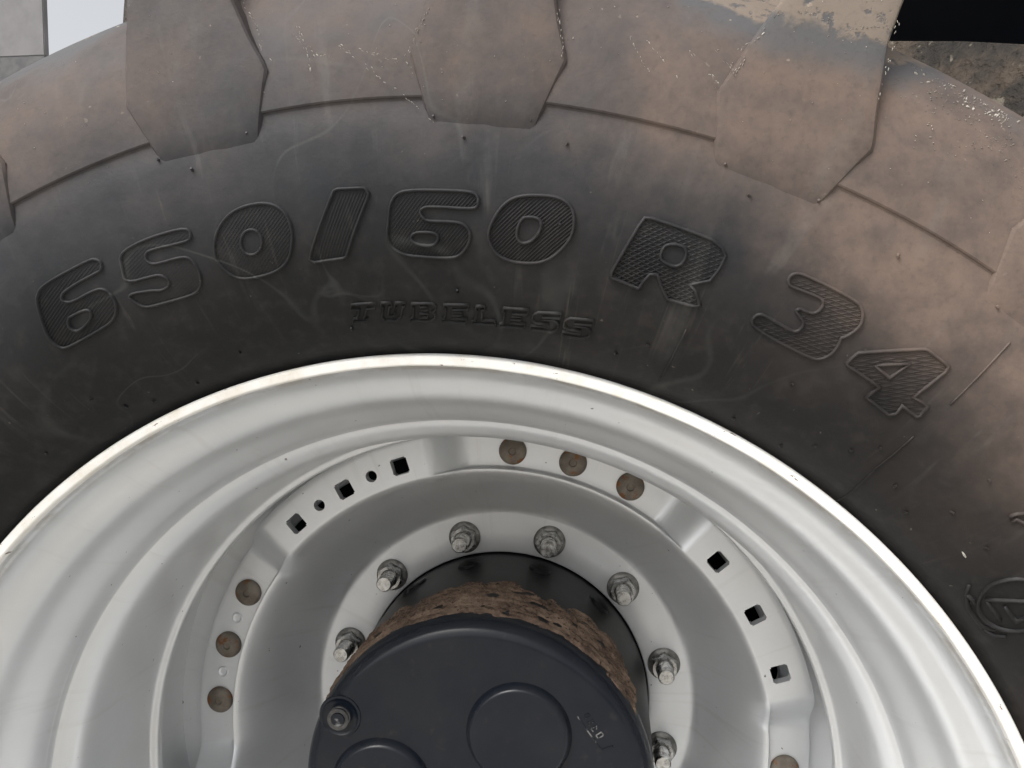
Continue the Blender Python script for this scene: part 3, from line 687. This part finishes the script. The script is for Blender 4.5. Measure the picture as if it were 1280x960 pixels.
# cast mark: a bracket with four illegible raised characters
def hub_pt(px): return px
def bar(b, p, q, wd=.0014, h=.0012):
    p, q = Vector((p[0], 0, p[1])), Vector((q[0], 0, q[1])); d = (q - p).normalized(); n = Vector((-d.z, 0, d.x))
    A = [p - n * wd / 2, p + n * wd / 2, q + n * wd / 2, q - n * wd / 2]
    lo = [b.verts.new((v.x, HY + .0004, v.z)) for v in A]; c = (p + q) / 2
    hi = [b.verts.new((c.x + (v.x - c.x) * .85, HY - h, c.z + (v.z - c.z) * .85)) for v in A]
    b.faces.new(hi)
    for i in range(4): b.faces.new((lo[i], lo[(i + 1) % 4], hi[(i + 1) % 4], hi[i]))
b = bmesh.new()
P0, P1, P2 = Vector((.1030, .0905)), Vector((.1275, .0565)), Vector((.1390, .0615))
bar(b, P0, P1); bar(b, P1, P2, .0016)
ax = (P1 - P0).normalized(); up = Vector((-ax.y, ax.x))
for s, strokes in ((.004, [((0, 0), (0, 6)), ((0, 6), (2.2, 6)), ((2.2, 0), (2.2, 6))]), (.011, [((0, 0), (2.6, 6)), ((2.6, 0), (0, 6))]), (.0185, [((0, 0), (0, 6)), ((0, 6), (2.6, 3.4)), ((0, 0), (2.6, 0))]), (.0265, [((0, 0), (0, 6)), ((2.8, 0), (2.8, 6)), ((0, 0), (2.8, 0)), ((0, 6), (2.8, 6))])):
    for (x1, y1), (x2, y2) in strokes:
        f = lambda x_, y_: P0 + ax * (s + x_ * .0014) + up * (.0042 + y_ * .0011)
        bar(b, f(x1, y1), f(x2, y2), .0011, .0011)
at_world(bm_obj('cast_mark', b, HUB, hub, 30), hub)
# raised bosses round the root of the barrel
for i, a in enumerate((-34, -12, 16, 42)):
    vs_, fs = [], []
    N = 12
    b = rev([(.0150, .012), (.0145, -.0005), (.0125, -.0035), (.0075, -.0042), (0, -.0042)], 24)
    o = bm_obj('barrel_boss', b, GREASE_SHADE, hub, 40)
    o.rotation_euler = (R(-90), 0, 0)
    p = pol(R(a), .1845, .418)
    mrot = Matrix.Rotation(R(a), 4, 'Y') @ Matrix.Rotation(R(-90), 4, 'X')
    o.matrix_local = Matrix.Translation(Vector(p) - Vector(hub.location)) @ mrot
# dried mud on the barrel
vs_, fs = [], []
NA, NY = 420, 84
A0, A1, Y0, Y1 = -66, 66, .2365, .385
grid = {}
def mud_h(d, y):
    x = d / 66
    top = .335 + .030 * noise.noise((d * .055, 1.3, 0)) + .016 * noise.noise((d * .2, 2.2, 0)) - .065 * max(0, abs(x) - .45) + .022 * sstep(18, 34, d) * (1 - sstep(50, 60, d))
    m = (top - y) / .008
    e = min(1, (64 - abs(d)) / 5)
    lay = noise.noise((d * .06, y * 120, 0)) * .9 + noise.noise((d * .25, y * 210, 4)) * .6
    hole = noise.noise((d * .17, y * 55, 9))
    low = (y - .2405) / .004 + 1.6 * noise.noise((d * .09, 5, 0)) + .6
    return min(m, e * 3, low, 1.5) + lay * .8 - max(0, hole - .34) * 7 - .05
rb = [(y, r) for r, y in sorted(hp[8:16], key=lambda q: q[1])]
for i in range(NA + 1):
    for j in range(NY + 1):
        d = A0 + (A1 - A0) * i / NA; y = Y0 + (Y1 - Y0) * j / NY
        h = mud_h(d, y)
        grid[i, j] = (len(vs_), h)
        step = .5 + .5 * math.tanh(noise.noise((d * .05, y * 90, 2)) * 5)
        t = min(1, max(0, h) / 1.5)
        thick = -.0015 + t * (.0020 + .0022 * step + .0012 * noise.noise((d * .9, y * 260, 7)) + .0011 * noise.noise((d * 2.2, y * 500, 3)))
        vs_.append(pol(R(d), lerp_table(rb, y) + thick, y))
for i in range(NA):
    for j in range(NY):
        q = [grid[i, j], grid[i + 1, j], grid[i + 1, j + 1], grid[i, j + 1]]
        if max(v[1] for v in q) > 0: fs.append(tuple(v[0] for v in q))
at_world(lathe('added_backing', [(.10, 1.3), (.45, 1.3), (.45, .80), (.43, .72), (.40, .69), (.12, .69)], HUB, hub, n=96), hub)  # dark backing added behind the disc to block light through its holes
mud = at_world(mesh_obj('mud_crust', vs_, fs, MUD, hub, sharp=60), hub)
b = bmesh.new(); b.from_mesh(mud.data)
bmesh.ops.delete(b, geom=[v for v in b.verts if not v.link_faces], context='VERTS'); b.to_mesh(mud.data); b.free()
